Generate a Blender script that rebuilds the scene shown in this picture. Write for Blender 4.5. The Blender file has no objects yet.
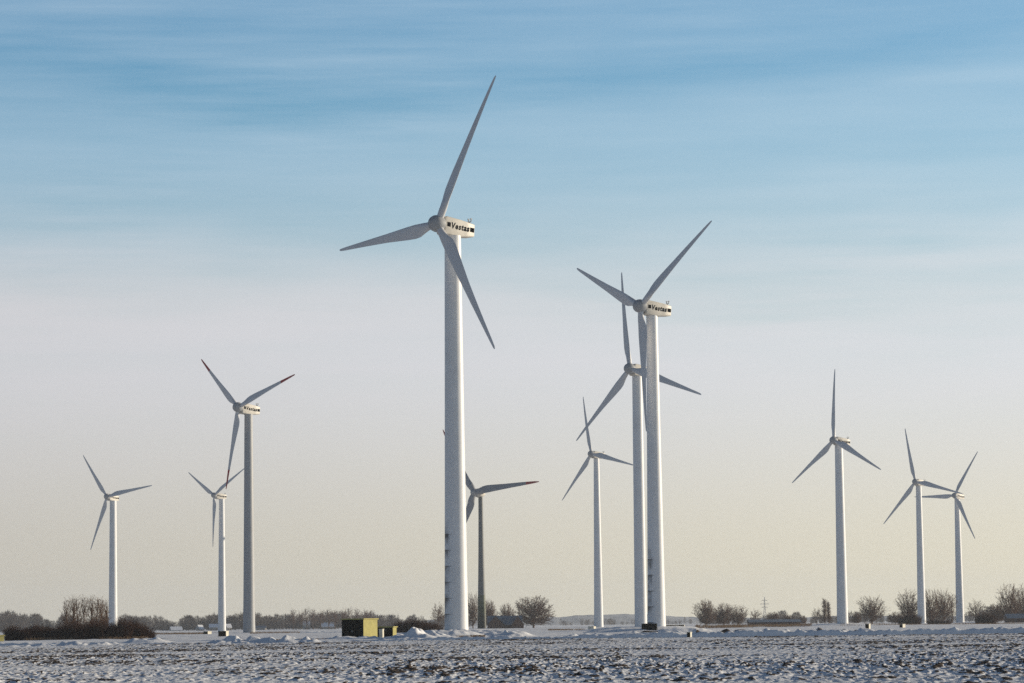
import bpy, math, random
import numpy as np
from mathutils import Vector, Matrix

S = bpy.context.scene
COL = S.collection
R_ = math.radians

# ------------------------------------------------------------------ camera
F_PX, CX, CY = 3000.0, 512.0, 341.5
EYE = Vector((0.0, 0.0, 1.7))
PITCH = math.atan(283.5 / F_PX)
ROLL = 0.0115
_f = Vector((0, math.cos(PITCH), math.sin(PITCH)))
_r0 = Vector((1, 0, 0))
_u0 = _r0.cross(_f)
CU = _u0 * math.cos(ROLL) + _r0 * math.sin(ROLL)
CR = _r0 * math.cos(ROLL) - _u0 * math.sin(ROLL)
cam_d = bpy.data.cameras.new('camera')
cam = bpy.data.objects.new('camera', cam_d)
COL.objects.link(cam)
m3 = Matrix((CR, CU, -_f)).transposed()
cam.matrix_world = Matrix.Translation(EYE) @ m3.to_4x4()
cam_d.sensor_width = 36.0
cam_d.lens = F_PX / 1024.0 * 36.0
cam_d.clip_start = 0.5
cam_d.clip_end = 40000
S.camera = cam


def at(px, py, Y):
    """world point seen at pixel (px, py), Y metres ahead"""
    d = _f + CR * ((px - CX) / F_PX) + CU * ((CY - py) / F_PX)
    return EYE + d * (Y / d.y)


def gx(px, Y):
    """world x of pixel column px on the ground Y metres ahead"""
    return at(px, 625.0 - (px - 512) * ROLL + 1.7 * F_PX / Y, Y).x


# ------------------------------------------------------------------ light
SUN_EL, SUN_BACK = R_(10.0), R_(20.0)
sun_dir = Vector((math.cos(SUN_EL) * math.cos(SUN_BACK), math.cos(SUN_EL) * math.sin(SUN_BACK), math.sin(SUN_EL)))
sl = bpy.data.lights.new('sun', 'SUN')
sl.energy = 5.0
sl.angle = R_(0.5)
sl.color = (1.0, 0.87, 0.68)
so = bpy.data.objects.new('sun', sl)
COL.objects.link(so)
so.rotation_euler = sun_dir.to_track_quat('Z', 'Y').to_euler()
so.location = (200, 100, 150)

S.view_settings.view_transform = 'Standard'
S.view_settings.look = 'None'
S.view_settings.exposure = 0.06
S.view_settings.gamma = 1.0
S.view_settings.use_curve_mapping = False
S.cycles.use_denoising = False
S.cycles.max_bounces = 6
S.cycles.diffuse_bounces = 3
S.cycles.volume_bounces = 1

W = bpy.data.worlds.new('World')
S.world = W
W.use_nodes = True


class NT:
    """small node-tree helper"""
    def __init__(self, tree):
        self.t = tree
        self.n = tree.nodes
        self.l = tree.links

    def new(self, typ, ins=None, **kw):
        nd = self.n.new(typ)
        for k, v in kw.items():
            setattr(nd, k, v)
        for k, v in (ins or {}).items():
            self.put(nd.inputs[k], v)
        return nd

    def put(self, sock, v):
        if isinstance(v, bpy.types.NodeSocket):
            self.l.new(v, sock)
        else:
            sock.default_value = v

    def math(self, op, a, b=0.0, clamp=False):
        nd = self.new('ShaderNodeMath', {0: a, 1: b}, operation=op)
        nd.use_clamp = clamp
        return nd.outputs[0]

    def mix(self, fac, a, b, blend='MIX'):
        nd = self.new('ShaderNodeMix', data_type='RGBA', blend_type=blend)
        self.put(nd.inputs[0], fac)
        self.put(nd.inputs[6], a)
        self.put(nd.inputs[7], b)
        return nd.outputs[2]

    def noise(self, vec, scale, detail=3.0, rough=0.5):
        nd = self.new('ShaderNodeTexNoise', {'Scale': scale, 'Detail': detail, 'Roughness': rough})
        if vec is not None:
            self.l.new(vec, nd.inputs['Vector'])
        return nd.outputs['Fac']

    def ramp(self, fac, stops, interp='LINEAR'):
        nd = self.new('ShaderNodeValToRGB', {0: fac})
        cr = nd.color_ramp
        cr.interpolation = interp
        while len(cr.elements) < len(stops):
            cr.elements.new(0.5)
        for e, (p, c) in zip(cr.elements, stops):
            e.position = p
            e.color = c if len(c) == 4 else (*c, 1)
        return nd.outputs[0]

    def smooth(self, v, a, b):
        nd = self.new('ShaderNodeMapRange', {0: v, 1: a, 2: b, 3: 0.0, 4: 1.0}, interpolation_type='SMOOTHSTEP')
        return nd.outputs[0]


def lin(r, g, b):
    f = lambda c: ((c / 255 + 0.055) / 1.055) ** 2.4 if c > 10 else c / 255 / 12.92
    return (f(r), f(g), f(b), 1.0)


w = NT(W.node_tree)
w.n.clear()
sky = w.new('ShaderNodeTexSky', sky_type='NISHITA')
sky.sun_disc = False
sky.sun_elevation = SUN_EL
sky.sun_rotation = math.pi / 2 - SUN_BACK
sky.altitude = 0
sky.air_density = 1.0
sky.dust_density = 0.6
sky.ozone_density = 2.0
tc = w.new('ShaderNodeTexCoord').outputs['Generated']
sep = w.new('ShaderNodeSeparateXYZ', {0: tc})
dx, dy, dz = sep.outputs
# a cirrostratus veil drawn out in long thin streaks, thick near the horizon and open higher up
mp1 = w.new('ShaderNodeMapping', {0: tc, 'Scale': (4.5, 4.5, 24.0), 'Rotation': (0, R_(-2.5), 0)}).outputs[0]
mp2 = w.new('ShaderNodeMapping', {0: tc, 'Location': (3.1, 1.7, 0.4), 'Scale': (9.0, 9.0, 120.0), 'Rotation': (0, R_(-4.0), 0)}).outputs[0]
mp3 = w.new('ShaderNodeMapping', {0: tc, 'Location': (0.3, 5.7, 0.0), 'Scale': (5.0, 5.0, 16.0)}).outputs[0]
n1 = w.noise(mp1, 1.0, 4, 0.5)
n2 = w.noise(mp2, 1.0, 5, 0.55)
n3 = w.noise(mp3, 1.0, 3, 0.5)
warp = w.math('ADD', w.math('MULTIPLY', w.math('SUBTRACT', n1, 0.5), 0.065), w.math('MULTIPLY', w.math('SUBTRACT', n3, 0.5), 0.05))
el = w.math('ADD', dz, warp)
amount = w.ramp(w.math('DIVIDE', el, 0.5), [
    (0.00, (1, 1, 1)), (0.19, (0.97,) * 3), (0.225, (0.86,) * 3), (0.275, (0.48,) * 3), (0.31, (0.40,) * 3),
    (0.345, (0.38,) * 3), (0.37, (0.24,) * 3), (0.385, (0.16,) * 3), (0.41, (0.24,) * 3), (0.55, (0.32,) * 3), (1.0, (0.75,) * 3)])
# finer cirrus fibres, slightly aslant, only where the veil has thinned
mp4 = w.new('ShaderNodeMapping', {0: tc, 'Location': (1.3, 0.2, 2.4), 'Scale': (12.0, 12.0, 210.0), 'Rotation': (0, R_(-6.0), 0)}).outputs[0]
n4 = w.noise(mp4, 1.0, 6, 0.6)
fib = w.math('ADD', w.math('MULTIPLY', w.math('SUBTRACT', n2, 0.5), 0.30), w.math('MULTIPLY', w.math('MULTIPLY', w.math('SUBTRACT', n4, 0.42), 0.5), w.smooth(n3, 0.38, 0.62)))
amount = w.math('ADD', amount, w.math('MULTIPLY', fib, w.smooth(dz, 0.03, 0.13)), clamp=True)
sunny = w.math('ADD', w.math('MULTIPLY', dx, math.cos(SUN_BACK)), w.math('MULTIPLY', dy, math.sin(SUN_BACK)))
side = w.smooth(sunny, 0.05, 0.62)
veil_lo = w.mix(side, lin(188, 182, 168), lin(228, 219, 190))
veil_hi = w.mix(side, lin(203, 203, 207), lin(219, 222, 226))
veil = w.mix(w.smooth(dz, 0.0, 0.095), veil_lo, veil_hi)
veil = w.mix(w.smooth(dz, 0.105, 0.165), veil, w.mix(side, lin(188, 207, 224), lin(203, 222, 234)))
# the veil is dimmer on the side of the sky away from the low sun
veil = w.mix(w.smooth(sunny, -0.55, 0.08), lin(138, 137, 141), veil)
# unseen veil overhead, added grey and dim to cut the sky's fill light
veil = w.mix(w.smooth(dz, 0.24, 0.5), veil, lin(62, 62, 70))
hs = w.new('ShaderNodeHueSaturation', {'Saturation': 1.45, 'Value': 1.25, 'Color': sky.outputs[0]}).outputs[0]
hs = w.mix(1.0, hs, (0.93, 1.06, 1.18, 1), 'MULTIPLY')
veil10 = w.new('ShaderNodeVectorMath', {0: veil, 3: 10.0}, operation='SCALE').outputs[0]
skycol = w.mix(amount, hs, veil10)
bg = w.new('ShaderNodeBackground', {0: skycol, 1: 0.1})
w.new('ShaderNodeOutputWorld', {0: bg.outputs[0]})


# ------------------------------------------------------------------ materials
def mat(name, col, rough=0.6, var=0.12, vscale=1.5, spec=0.3, bump=0.0):
    m = bpy.data.materials.new(name)
    m.use_nodes = True
    t = NT(m.node_tree)
    t.n.clear()
    oc = t.new('ShaderNodeTexCoord').outputs['Object']
    n = t.noise(oc, vscale, 5, 0.6)
    c0 = tuple(c * (1 - var) for c in col) + (1,)
    c1 = tuple(min(1, c * (1 + var)) for c in col) + (1,)
    c = t.mix(t.smooth(n, 0.3, 0.7), c0, c1)
    b = t.new('ShaderNodeBsdfPrincipled', {'Base Color': c, 'Roughness': rough, 'Specular IOR Level': spec})
    if bump:
        bn = t.new('ShaderNodeBump', {'Strength': bump, 'Height': n})
        t.l.new(bn.outputs[0], b.inputs['Normal'])
    t.new('ShaderNodeOutputMaterial', {0: b.outputs[0]})
    return m


M = {}
M['paint'] = mat('white_turbine_paint', (0.70, 0.70, 0.70), 0.42, 0.04, 0.35)
M['blade'] = mat('blade_paint', (0.60, 0.595, 0.60), 0.38, 0.05, 2.0)
M['blade_grey'] = mat('dull_grey_blade_paint', (0.27, 0.275, 0.29), 0.5, 0.06, 2.0)
M['nacelle'] = mat('nacelle_paint', (0.60, 0.56, 0.49), 0.5, 0.06, 1.2)
M['grey_paint'] = mat('grey_turbine_paint', (0.36, 0.365, 0.37), 0.5, 0.05, 0.4)
M['black'] = mat('black_lettering', (0.006, 0.006, 0.007), 0.95, 0.2, 3, 0.03)
M['red'] = mat('red_tip_paint', (0.36, 0.018, 0.022), 0.5, 0.15, 3)
M['steel'] = mat('galvanised_steel', (0.32, 0.33, 0.34), 0.5, 0.15, 2)
M['bark'] = mat('bare_bark', (0.11, 0.068, 0.045), 0.9, 0.35, 1.2, 0.1)
M['twig'] = mat('bare_twigs', (0.122, 0.066, 0.038), 0.9, 0.3, 0.6, 0.1)
M['shrub'] = mat('shrub_twigs', (0.050, 0.024, 0.015), 0.9, 0.4, 1.5, 0.1)
M['conifer'] = mat('conifer_needles', (0.03, 0.042, 0.03), 0.9, 0.3, 1.0, 0.1)
M['farwood'] = mat('far_wood_twigs', (0.070, 0.055, 0.048), 0.95, 0.35, 0.05, 0.05)
M['straw'] = mat('dry_straw_grass', (0.15, 0.10, 0.06), 0.95, 0.35, 0.4, 0.05)
M['yellow'] = mat('yellow_render', (0.365, 0.325, 0.11), 0.8, 0.12, 2.0)
M['darkgreen'] = mat('dark_green_steel', (0.009, 0.010, 0.007), 0.8, 0.25, 2.0, 0.05)  # dark container paint, also the shade painted on shed and box fronts
M['cabinet'] = mat('pale_cabinet_plastic', (0.62, 0.58, 0.47), 0.6, 0.1, 2.0)
M['roofdark'] = mat('dark_roof_tiles', (0.055, 0.06, 0.068), 0.8, 0.25, 0.8)
M['brick'] = mat('old_brown_brick', (0.10, 0.05, 0.035), 0.9, 0.3, 1.5)
M['bluegrey'] = mat('blue_grey_sheet_roof', (0.16, 0.20, 0.24), 0.6, 0.15, 0.3)
M['plaster'] = mat('weathered_plaster', (0.33, 0.30, 0.27), 0.9, 0.12, 0.6)
M['snowroof'] = mat('snow_on_roof', (0.80, 0.80, 0.82), 0.8, 0.06, 0.6)
M['concrete'] = mat('concrete', (0.30, 0.29, 0.27), 0.9, 0.15, 1.5)
M['glass'] = mat('dark_window_glass', (0.02, 0.022, 0.026), 0.15, 0.1, 2, 0.5)


def marked_tower(name, seam0, dseam, nseam, side_deg, base=(0.70, 0.70, 0.70)):
    """white tower paint with horizontal section seams and old dark grime running down one side"""
    m = bpy.data.materials.new(name)
    m.use_nodes = True
    t = NT(m.node_tree)
    t.n.clear()
    oc = t.new('ShaderNodeTexCoord').outputs['Object']
    s = t.new('ShaderNodeSeparateXYZ', {0: oc})
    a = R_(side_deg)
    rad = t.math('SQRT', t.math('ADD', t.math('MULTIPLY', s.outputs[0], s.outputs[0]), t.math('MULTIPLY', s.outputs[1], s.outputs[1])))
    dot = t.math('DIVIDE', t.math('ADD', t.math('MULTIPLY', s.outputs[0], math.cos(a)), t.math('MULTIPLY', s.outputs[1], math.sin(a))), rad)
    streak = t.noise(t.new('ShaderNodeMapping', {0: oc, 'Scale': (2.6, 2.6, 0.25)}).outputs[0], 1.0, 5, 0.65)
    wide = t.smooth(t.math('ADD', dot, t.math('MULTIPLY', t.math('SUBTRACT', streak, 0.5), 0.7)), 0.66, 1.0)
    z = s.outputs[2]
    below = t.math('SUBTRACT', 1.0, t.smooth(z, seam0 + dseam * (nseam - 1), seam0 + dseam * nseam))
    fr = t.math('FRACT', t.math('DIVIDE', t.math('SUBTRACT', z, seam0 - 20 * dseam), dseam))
    below_seam = t.math('POWER', fr, 2.2)
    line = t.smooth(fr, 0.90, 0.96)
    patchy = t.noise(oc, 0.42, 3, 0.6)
    g = t.math('MULTIPLY', t.math('MULTIPLY', wide, below), t.math('ADD', t.math('MULTIPLY', below_seam, 0.9), t.math('MULTIPLY', t.smooth(patchy, 0.46, 0.64), 0.55)), clamp=True)
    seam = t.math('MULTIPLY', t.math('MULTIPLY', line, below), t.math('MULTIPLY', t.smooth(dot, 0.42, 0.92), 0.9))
    tone = t.math('MAXIMUM', g, seam)
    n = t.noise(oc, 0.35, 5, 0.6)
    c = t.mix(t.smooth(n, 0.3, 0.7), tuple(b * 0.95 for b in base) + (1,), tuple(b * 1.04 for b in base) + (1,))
    c = t.mix(t.math('MULTIPLY', tone, 0.93), c, (0.035, 0.03, 0.03, 1))
    b = t.new('ShaderNodeBsdfPrincipled', {'Base Color': c, 'Roughness': 0.45, 'Specular IOR Level': 0.3})
    t.new('ShaderNodeOutputMaterial', {0: b.outputs[0]})
    return m


M['tower_grime_tall'] = marked_tower('stained_tower_paint', 2.4, 2.35, 6, 192)
M['tower_grime'] = marked_tower('grimy_tower_paint', 1.0, 2.9, 5, 200)


def green_base():
    m = bpy.data.materials.new('grey_paint_with_green_base_bands')
    m.use_nodes = True
    t = NT(m.node_tree)
    t.n.clear()
    oc = t.new('ShaderNodeTexCoord').outputs['Object']
    z = t.new('ShaderNodeSeparateXYZ', {0: oc}).outputs[2]
    c = t.ramp(t.math('DIVIDE', z, 20.0), [(0.0, (0.008, 0.012, 0.005)), (0.22, (0.014, 0.022, 0.008)), (0.36, (0.030, 0.042, 0.015)),
                                           (0.50, (0.055, 0.068, 0.032)), (0.64, (0.10, 0.112, 0.075)), (0.80, (0.155, 0.16, 0.155))], 'CONSTANT')
    b = t.new('ShaderNodeBsdfPrincipled', {'Base Color': c, 'Roughness': 0.5, 'Specular IOR Level': 0.25})
    t.new('ShaderNodeOutputMaterial', {0: b.outputs[0]})
    return m


M['green_base'] = green_base()


def ground_material():
    m = bpy.data.materials.new('snow_over_ploughed_soil')
    m.use_nodes = True
    t = NT(m.node_tree)
    t.n.clear()
    oc = t.new('ShaderNodeTexCoord').outputs['Object']
    at_ = t.new('ShaderNodeAttribute', attribute_name='soil').outputs['Fac']
    n = t.noise(oc, 3.5, 4, 0.65)
    f = t.smooth(t.math('ADD', at_, t.math('MULTIPLY', t.math('SUBTRACT', n, 0.5), 0.7)), 0.42, 0.62)
    big = t.noise(oc, 0.15, 4, 0.6)
    snow = t.mix(big, (0.74, 0.74, 0.755, 1), (0.86, 0.86, 0.865, 1))
    soil = t.mix(t.noise(oc, 1.1, 3, 0.6), (0.035, 0.026, 0.020, 1), (0.105, 0.07, 0.045, 1))
    c = t.mix(f, snow, soil)
    bn = t.new('ShaderNodeBump', {'Strength': 0.5, 'Distance': 0.1, 'Height': n})
    b = t.new('ShaderNodeBsdfPrincipled', {'Base Color': c, 'Roughness': 0.85, 'Specular IOR Level': 0.15, 'Normal': bn.outputs[0]})
    t.new('ShaderNodeOutputMaterial', {0: b.outputs[0]})
    return m


M['ground'] = ground_material()


# ------------------------------------------------------------------ object helpers
def link(name, me, material=None, parent=None):
    if material is not None and not me.materials:
        me.materials.append(material)
    o = bpy.data.objects.new(name, me)
    COL.objects.link(o)
    if parent is not None:
        o.parent = parent
    return o


def tag(o, label, cat, group=None):
    o['label'] = label
    o['category'] = cat
    if group:
        o['group'] = group
    return o


def empty(name, loc):
    o = bpy.data.objects.new(name, None)
    COL.objects.link(o)
    o.location = loc
    o.empty_display_size = 1.0
    return o


def mesh_np(name, V, Fq, smooth=False):
    me = bpy.data.meshes.new(name)
    V = np.asarray(V, dtype=np.float32)
    Fq = np.asarray(Fq, dtype=np.int32)
    k = Fq.shape[1]
    me.vertices.add(len(V))
    me.vertices.foreach_set('co', V.ravel())
    me.loops.add(Fq.size)
    me.loops.foreach_set('vertex_index', Fq.ravel())
    me.polygons.add(len(Fq))
    me.polygons.foreach_set('loop_start', np.arange(0, Fq.size, k, dtype=np.int32))
    if smooth:
        me.polygons.foreach_set('use_smooth', np.ones(len(Fq), dtype=bool))
    me.update(calc_edges=True)
    me.validate()
    return me


class MB:
    """polygon collector: every shape added ends in one mesh"""
    def __init__(self):
        self.v, self.f = [], []

    def add(self, vs, fs):
        o = len(self.v)
        self.v += [tuple(p) for p in vs]
        self.f += [tuple(i + o for i in f) for f in fs]

    def box(self, x0, x1, y0, y1, z0, z1):
        self.add([(x0, y0, z0), (x1, y0, z0), (x1, y1, z0), (x0, y1, z0), (x0, y0, z1), (x1, y0, z1), (x1, y1, z1), (x0, y1, z1)],
                 [(0, 3, 2, 1), (4, 5, 6, 7), (0, 1, 5, 4), (1, 2, 6, 5), (2, 3, 7, 6), (3, 0, 4, 7)])

    def loft(self, rings, cap=True):
        n = len(rings[0])
        o = len(self.v)
        for r in rings:
            self.v += [tuple(p) for p in r]
        for i in range(len(rings) - 1):
            for j in range(n):
                k = (j + 1) % n
                self.f.append((o + i * n + j, o + i * n + k, o + (i + 1) * n + k, o + (i + 1) * n + j))
        if cap:
            self.f.append(tuple(o + j for j in reversed(range(n))))
            self.f.append(tuple(o + (len(rings) - 1) * n + j for j in range(n)))

    def bar(self, a, b, r, n=6, r2=None):
        a, b = Vector(a), Vector(b)
        d = (b - a).normalized()
        s = Vector((0, 0, 1)) if abs(d.z) < 0.9 else Vector((1, 0, 0))
        u = d.cross(s).normalized()
        v = d.cross(u)
        r2 = r if r2 is None else r2
        ring = lambda p, q: [p + (u * math.cos(2 * math.pi * i / n) + v * math.sin(2 * math.pi * i / n)) * q for i in range(n)]
        self.loft([ring(b, r2), ring(a, r)])

    def mesh(self, name, smooth=False):
        me = bpy.data.meshes.new(name)
        me.from_pydata(self.v, [], self.f)
        if smooth:
            me.polygons.foreach_set('use_smooth', [True] * len(me.polygons))
            try:
                me.set_sharp_from_angle(angle=R_(35))
            except Exception:
                pass
        me.update()
        return me


# ------------------------------------------------------------------ numpy noise
def _hash(ix, iy, seed):
    h = (ix.astype(np.int64) * 374761393 + iy.astype(np.int64) * 668265263 + seed * 982451653) & 0xFFFFFFFF
    h = ((h ^ (h >> 13)) * 1274126177) & 0xFFFFFFFF
    h = h ^ (h >> 16)
    return (h & 0xFFFF).astype(np.float32) / 65535.0


def vnoise(x, y, seed=0):
    x0, y0 = np.floor(x), np.floor(y)
    fx, fy = (x - x0).astype(np.float32), (y - y0).astype(np.float32)
    fx = fx * fx * (3 - 2 * fx)
    fy = fy * fy * (3 - 2 * fy)
    a, b = _hash(x0, y0, seed), _hash(x0 + 1, y0, seed)
    c, d = _hash(x0, y0 + 1, seed), _hash(x0 + 1, y0 + 1, seed)
    return (a * (1 - fx) + b * fx) * (1 - fy) + (c * (1 - fx) + d * fx) * fy


def sstep(v, a, b):
    t = np.clip((v - a) / (b - a), 0, 1)
    return t * t * (3 - 2 * t)


# ------------------------------------------------------------------ terrain
# mounds: (pixel column, metres ahead, half width x, half depth y, height, lumpiness)
MOUNDS = [
    (458, 446, 9.5, 5.6, 1.08, 0.08), (443, 437, 5.5, 4.2, 1.0, 0.3), (500, 441, 4.5, 4.5, 0.9, 0.25),
    (418, 405, 2.3, 2.6, 1.25, 0.9), (426, 404, 1.3, 1.6, 0.75, 0.9), (434, 409, 2.2, 2.2, 1.0, 0.9), (406, 407, 1.8, 2.0, 0.55, 0.8),
    (508, 420, 2.0, 2.0, 0.7, 0.8), (512, 430, 1.0, 1.2, 1.0, 0.9),
    (648, 556, 11.0, 5.8, 1.15, 0.08), (628, 550, 8.0, 4.5, 0.85, 0.2), (684, 546, 5.0, 5.0, 0.7, 0.3),
    (642, 715, 14.0, 14.0, 1.0, 0.0),
    (842, 985, 14, 12, 1.0, 0.05), (921, 1278, 16, 16, 0.5, 0.0), (960, 1445, 16, 16, 0.6, 0.0),
    (147, 356, 2.6, 2.4, 0.75, 0.6), (574, 352, 1.2, 1.2, 0.55, 0.9), (736, 350, 0.8, 0.8, 0.45, 0.9),
    (249, 946, 14, 14, 0.3, 0.1), (308, 930, 9, 8, 0.55, 0.5), (326, 930, 8, 8, 0.45, 0.5),
    (598, 1160, 14, 14, 0.6, 0.0), (360, 424, 5, 4.5, 0.15, 0.5), (390, 440, 8, 5, 0.35, 0.5), (345, 404, 3.5, 1.5, 0.4, 0.9), (372, 403, 3.5, 1.5, 0.35, 0.9),
]
MOUNDS = [(gx(p, Y), Y, a, b, h, l) for p, Y, a, b, h, l in MOUNDS]


def terrain(x, y):
    """height and bare-soil fraction of the ground"""
    x = np.asarray(x, dtype=np.float64)
    y = np.asarray(y, dtype=np.float64)
    z = (vnoise(x / 60, y / 45, 1) - 0.5) * 0.25 * sstep(y, 60, 300)
    near = sstep(y, 20, 60) * (1 - sstep(y, 326, 338))
    yy = y + 2.2 * (vnoise(x / 30, y / 30, 3) - 0.5) + x * 0.035
    band = 0.55 * vnoise(yy / 7.0, x / 60.0, 5) + 0.45 * vnoise(yy / 2.6, x / 18.0, 6)
    rough = 0.35 + 0.65 * sstep(band, 0.25, 0.62)
    # long drifted tramlines of smooth snow
    for yt, wd in ((91.5, 1.1), (128, 1.3), (163, 2.2), (203, 3.2), (246, 3.0), (290, 4.0)):
        rough = rough * (1 - 0.97 * np.exp(-((yy - yt) / wd) ** 2) * sstep(vnoise(x / 25, yy / 40, 4), 0.1, 0.4))
    # wind-smoothed snow lies over parts of the ploughing
    rough = rough * (1 - 0.38 * sstep(vnoise(x / 11, y / 34, 18), 0.52, 0.75))
    furrow = 0.5 + 0.5 * np.sin(yy * 2 * math.pi / 1.3 + 4 * vnoise(x / 6, y / 9, 8))
    c1 = vnoise(x / 0.17, y / 0.62, 11)
    c2 = vnoise(x / 0.09 + 7, y / 0.30, 12)
    c3 = vnoise(x / 1.5, y / 2.6, 13)
    c4 = vnoise(x / 0.34, y / 1.2, 14)
    clod = np.clip(c1 - 0.40, 0, 1) * 0.13 + np.clip(c2 - 0.45, 0, 1) * 0.08 + (c3 - 0.5) * 0.05 + np.clip(c4 - 0.5, 0, 1) * 0.09
    z = z + near * (rough * clod + furrow * 0.035 * (0.3 + rough) + 0.07 * (vnoise(yy / 5, x / 40, 9) - 0.5))
    c5 = vnoise(x / 0.11 + 3, y / 0.55, 17)
    z = z + near * np.clip(c5 - 0.62, 0, 1) * 0.16 * (0.35 + 0.65 * rough)
    sm = c1 * 0.40 + c2 * 0.22 + c4 * 0.38
    soil = near * rough * (1.0 * sstep(sm + 0.16 * (c3 - 0.5) + 0.22 * (vnoise(x / 9, y / 14, 16) - 0.5), 0.60, 0.75) + 0.08 * c3)
    soil = soil + near * rough * 0.95 * sstep(c5, 0.75, 0.88)
    # steep snow bank thrown up by the plough along the track in front of the turbines
    yr = 347 + 5 * (vnoise(x / 45, x * 0, 21) - 0.5) + 1.2 * (vnoise(x / 7, x * 0, 22) - 0.5)
    hr = 0.42 + 0.30 * vnoise(x / 30, x * 0 + 2, 23) - 0.34 * sstep(-x, 8, 22)
    lump = 0.62 + 0.75 * vnoise(x / 0.8, y / 1.6, 24) * vnoise(x / 2.7, y / 4, 25) + 0.35 * vnoise(x / 0.4, y / 0.8, 26)
    d = y - yr
    prof = sstep(d, -0.75, 0.0) * np.where(d > 0, np.exp(-(d / 3.2) ** 2), 1.0)
    z = z + hr * lump * prof - 0.18 * np.exp(-((d + 2.6) / 2.0) ** 2)
    soil = soil + 0.6 * 0.7 * np.exp(-((d - 0.2) / 1.6) ** 2) * sstep(vnoise(x / 0.32, y / 0.8, 27), 0.72, 0.9)
    # a lower, clod-strewn bank in front of it at the left
    d2 = y - (314 + 5 * (vnoise(x / 30, x * 0, 28) - 0.5))
    on = sstep(-x, 16, 24) * sstep(vnoise(x / 9, x * 0 + 5, 29), 0.2, 0.5)
    z = z + on * 0.85 * np.exp(-(d2 / 2.2) ** 2) * (0.2 + 1.1 * np.clip(vnoise(x / 0.75, y / 1.1, 34) - 0.2, 0, 1))
    soil = soil * (1 - 0.8 * on * np.exp(-(d2 / 3.5) ** 2))
    # second rough strip of lumps between track and turbines
    strip = np.exp(-((y - 392 - 12 * (vnoise(x / 60, x * 0, 31) - 0.5)) / 8.0) ** 2) * sstep(vnoise(x / 26, x * 0 + 9, 30), 0.35, 0.6)
    l2 = np.clip(vnoise(x / 1.3, y / 1.6, 32) - 0.40, 0, 1) * 1.7
    z = z + strip * l2
    soil = soil + strip * 0.4 * sstep(vnoise(x / 2.2, y / 2.2, 33), 0.6, 0.75)
    # frozen tussocks and bare streaks further out
    far = sstep(y, 336, 420)
    z = z + far * (np.clip(vnoise(x / 2.6, y / 4.5, 41) - 0.5, 0, 1) * 0.22 + (vnoise(x / 120, y / 160, 42) - 0.5) * 0.5)
    soil = soil + far * (0.5 * sstep(vnoise(x / 60, y / 28, 43), 0.62, 0.78) * sstep(vnoise(x / 3.5, y / 6, 44), 0.45, 0.62))
    for mx, my, a, b, h, l in MOUNDS:
        q = ((x - mx) / a) ** 2 + ((y - my) / b) ** 2
        g = np.exp(-q ** (3.0 if l < 0.4 and a < 12 else (1.5 if l < 0.4 else 0.8)))
        lp = 1 + l * 1.0 * (vnoise(x / 0.7 + mx, y / 0.8, 51) - 0.5) + l * 1.3 * (vnoise(x / 1.5, y / 1.5 + my, 52) - 0.5)
        z = np.maximum(z, z * (1 - g) + h * g * lp)
        soil = soil * (1 - 0.8 * g) + (g > 0.25) * l * 0.12 * sstep(vnoise(x / 1.1, y / 1.1, 53), 0.66, 0.8)
    return z, np.clip(soil, 0, 1)


def gz(x, y):
    return float(terrain(np.array([x]), np.array([y]))[0][0])


def build_ground():
    rows = [-150, -100, -60, -30, -10, 0, 10, 20, 30, 38, 45, 52, 58, 63, 68, 72]
    v = 75.0
    while v < 470:
        rows.append(v)
        v += 0.16 if 340 < v < 350 else (0.24 if (310 < v < 340 or 384 < v < 450) else 0.00105 * v)
    while v < 1600:
        rows.append(v)
        v += 0.006 * v
    while v < 8500:
        rows.append(v)
        v += 0.025 * v
    rows = np.array(rows + [8500.0])
    tf = np.arange(-0.182, 0.1821, 0.00040)
    tcs = 0.182 + np.cumsum(0.0010 * 1.14 ** np.arange(0, 35))
    tcs = tcs[tcs < 1.0]
    t = np.concatenate([-tcs[::-1], tf, tcs])
    Y, T = np.meshgrid(rows, t, indexing='ij')
    X = T * (np.maximum(Y, -20) + 60)
    X = np.where(Y < -20, T * 400, X)
    Z, soil = terrain(X, Y)
    nr, nc = Y.shape
    V = np.stack([X, Y, Z], -1).reshape(-1, 3)
    idx = np.arange(nr * nc, dtype=np.int32).reshape(nr, nc)
    Fq = np.stack([idx[:-1, :-1], idx[:-1, 1:], idx[1:, 1:], idx[1:, :-1]], -1).reshape(-1, 4)
    me = bpy.data.meshes.new('snowy_field')
    me.vertices.add(len(V))
    me.vertices.foreach_set('co', V.astype(np.float32).ravel())
    me.loops.add(Fq.size)
    me.loops.foreach_set('vertex_index', Fq.ravel())
    me.polygons.add(len(Fq))
    me.polygons.foreach_set('loop_start', np.arange(0, Fq.size, 4, dtype=np.int32))
    me.polygons.foreach_set('use_smooth', np.ones(len(Fq), dtype=bool))
    me.update(calc_edges=True)
    a = me.attributes.new('soil', 'FLOAT', 'POINT')
    a.data.foreach_set('value', soil.astype(np.float32).ravel())
    o = link('ground', me, M['ground'])
    o['kind'] = 'structure'
    print('ground verts', len(V))


build_ground()


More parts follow.
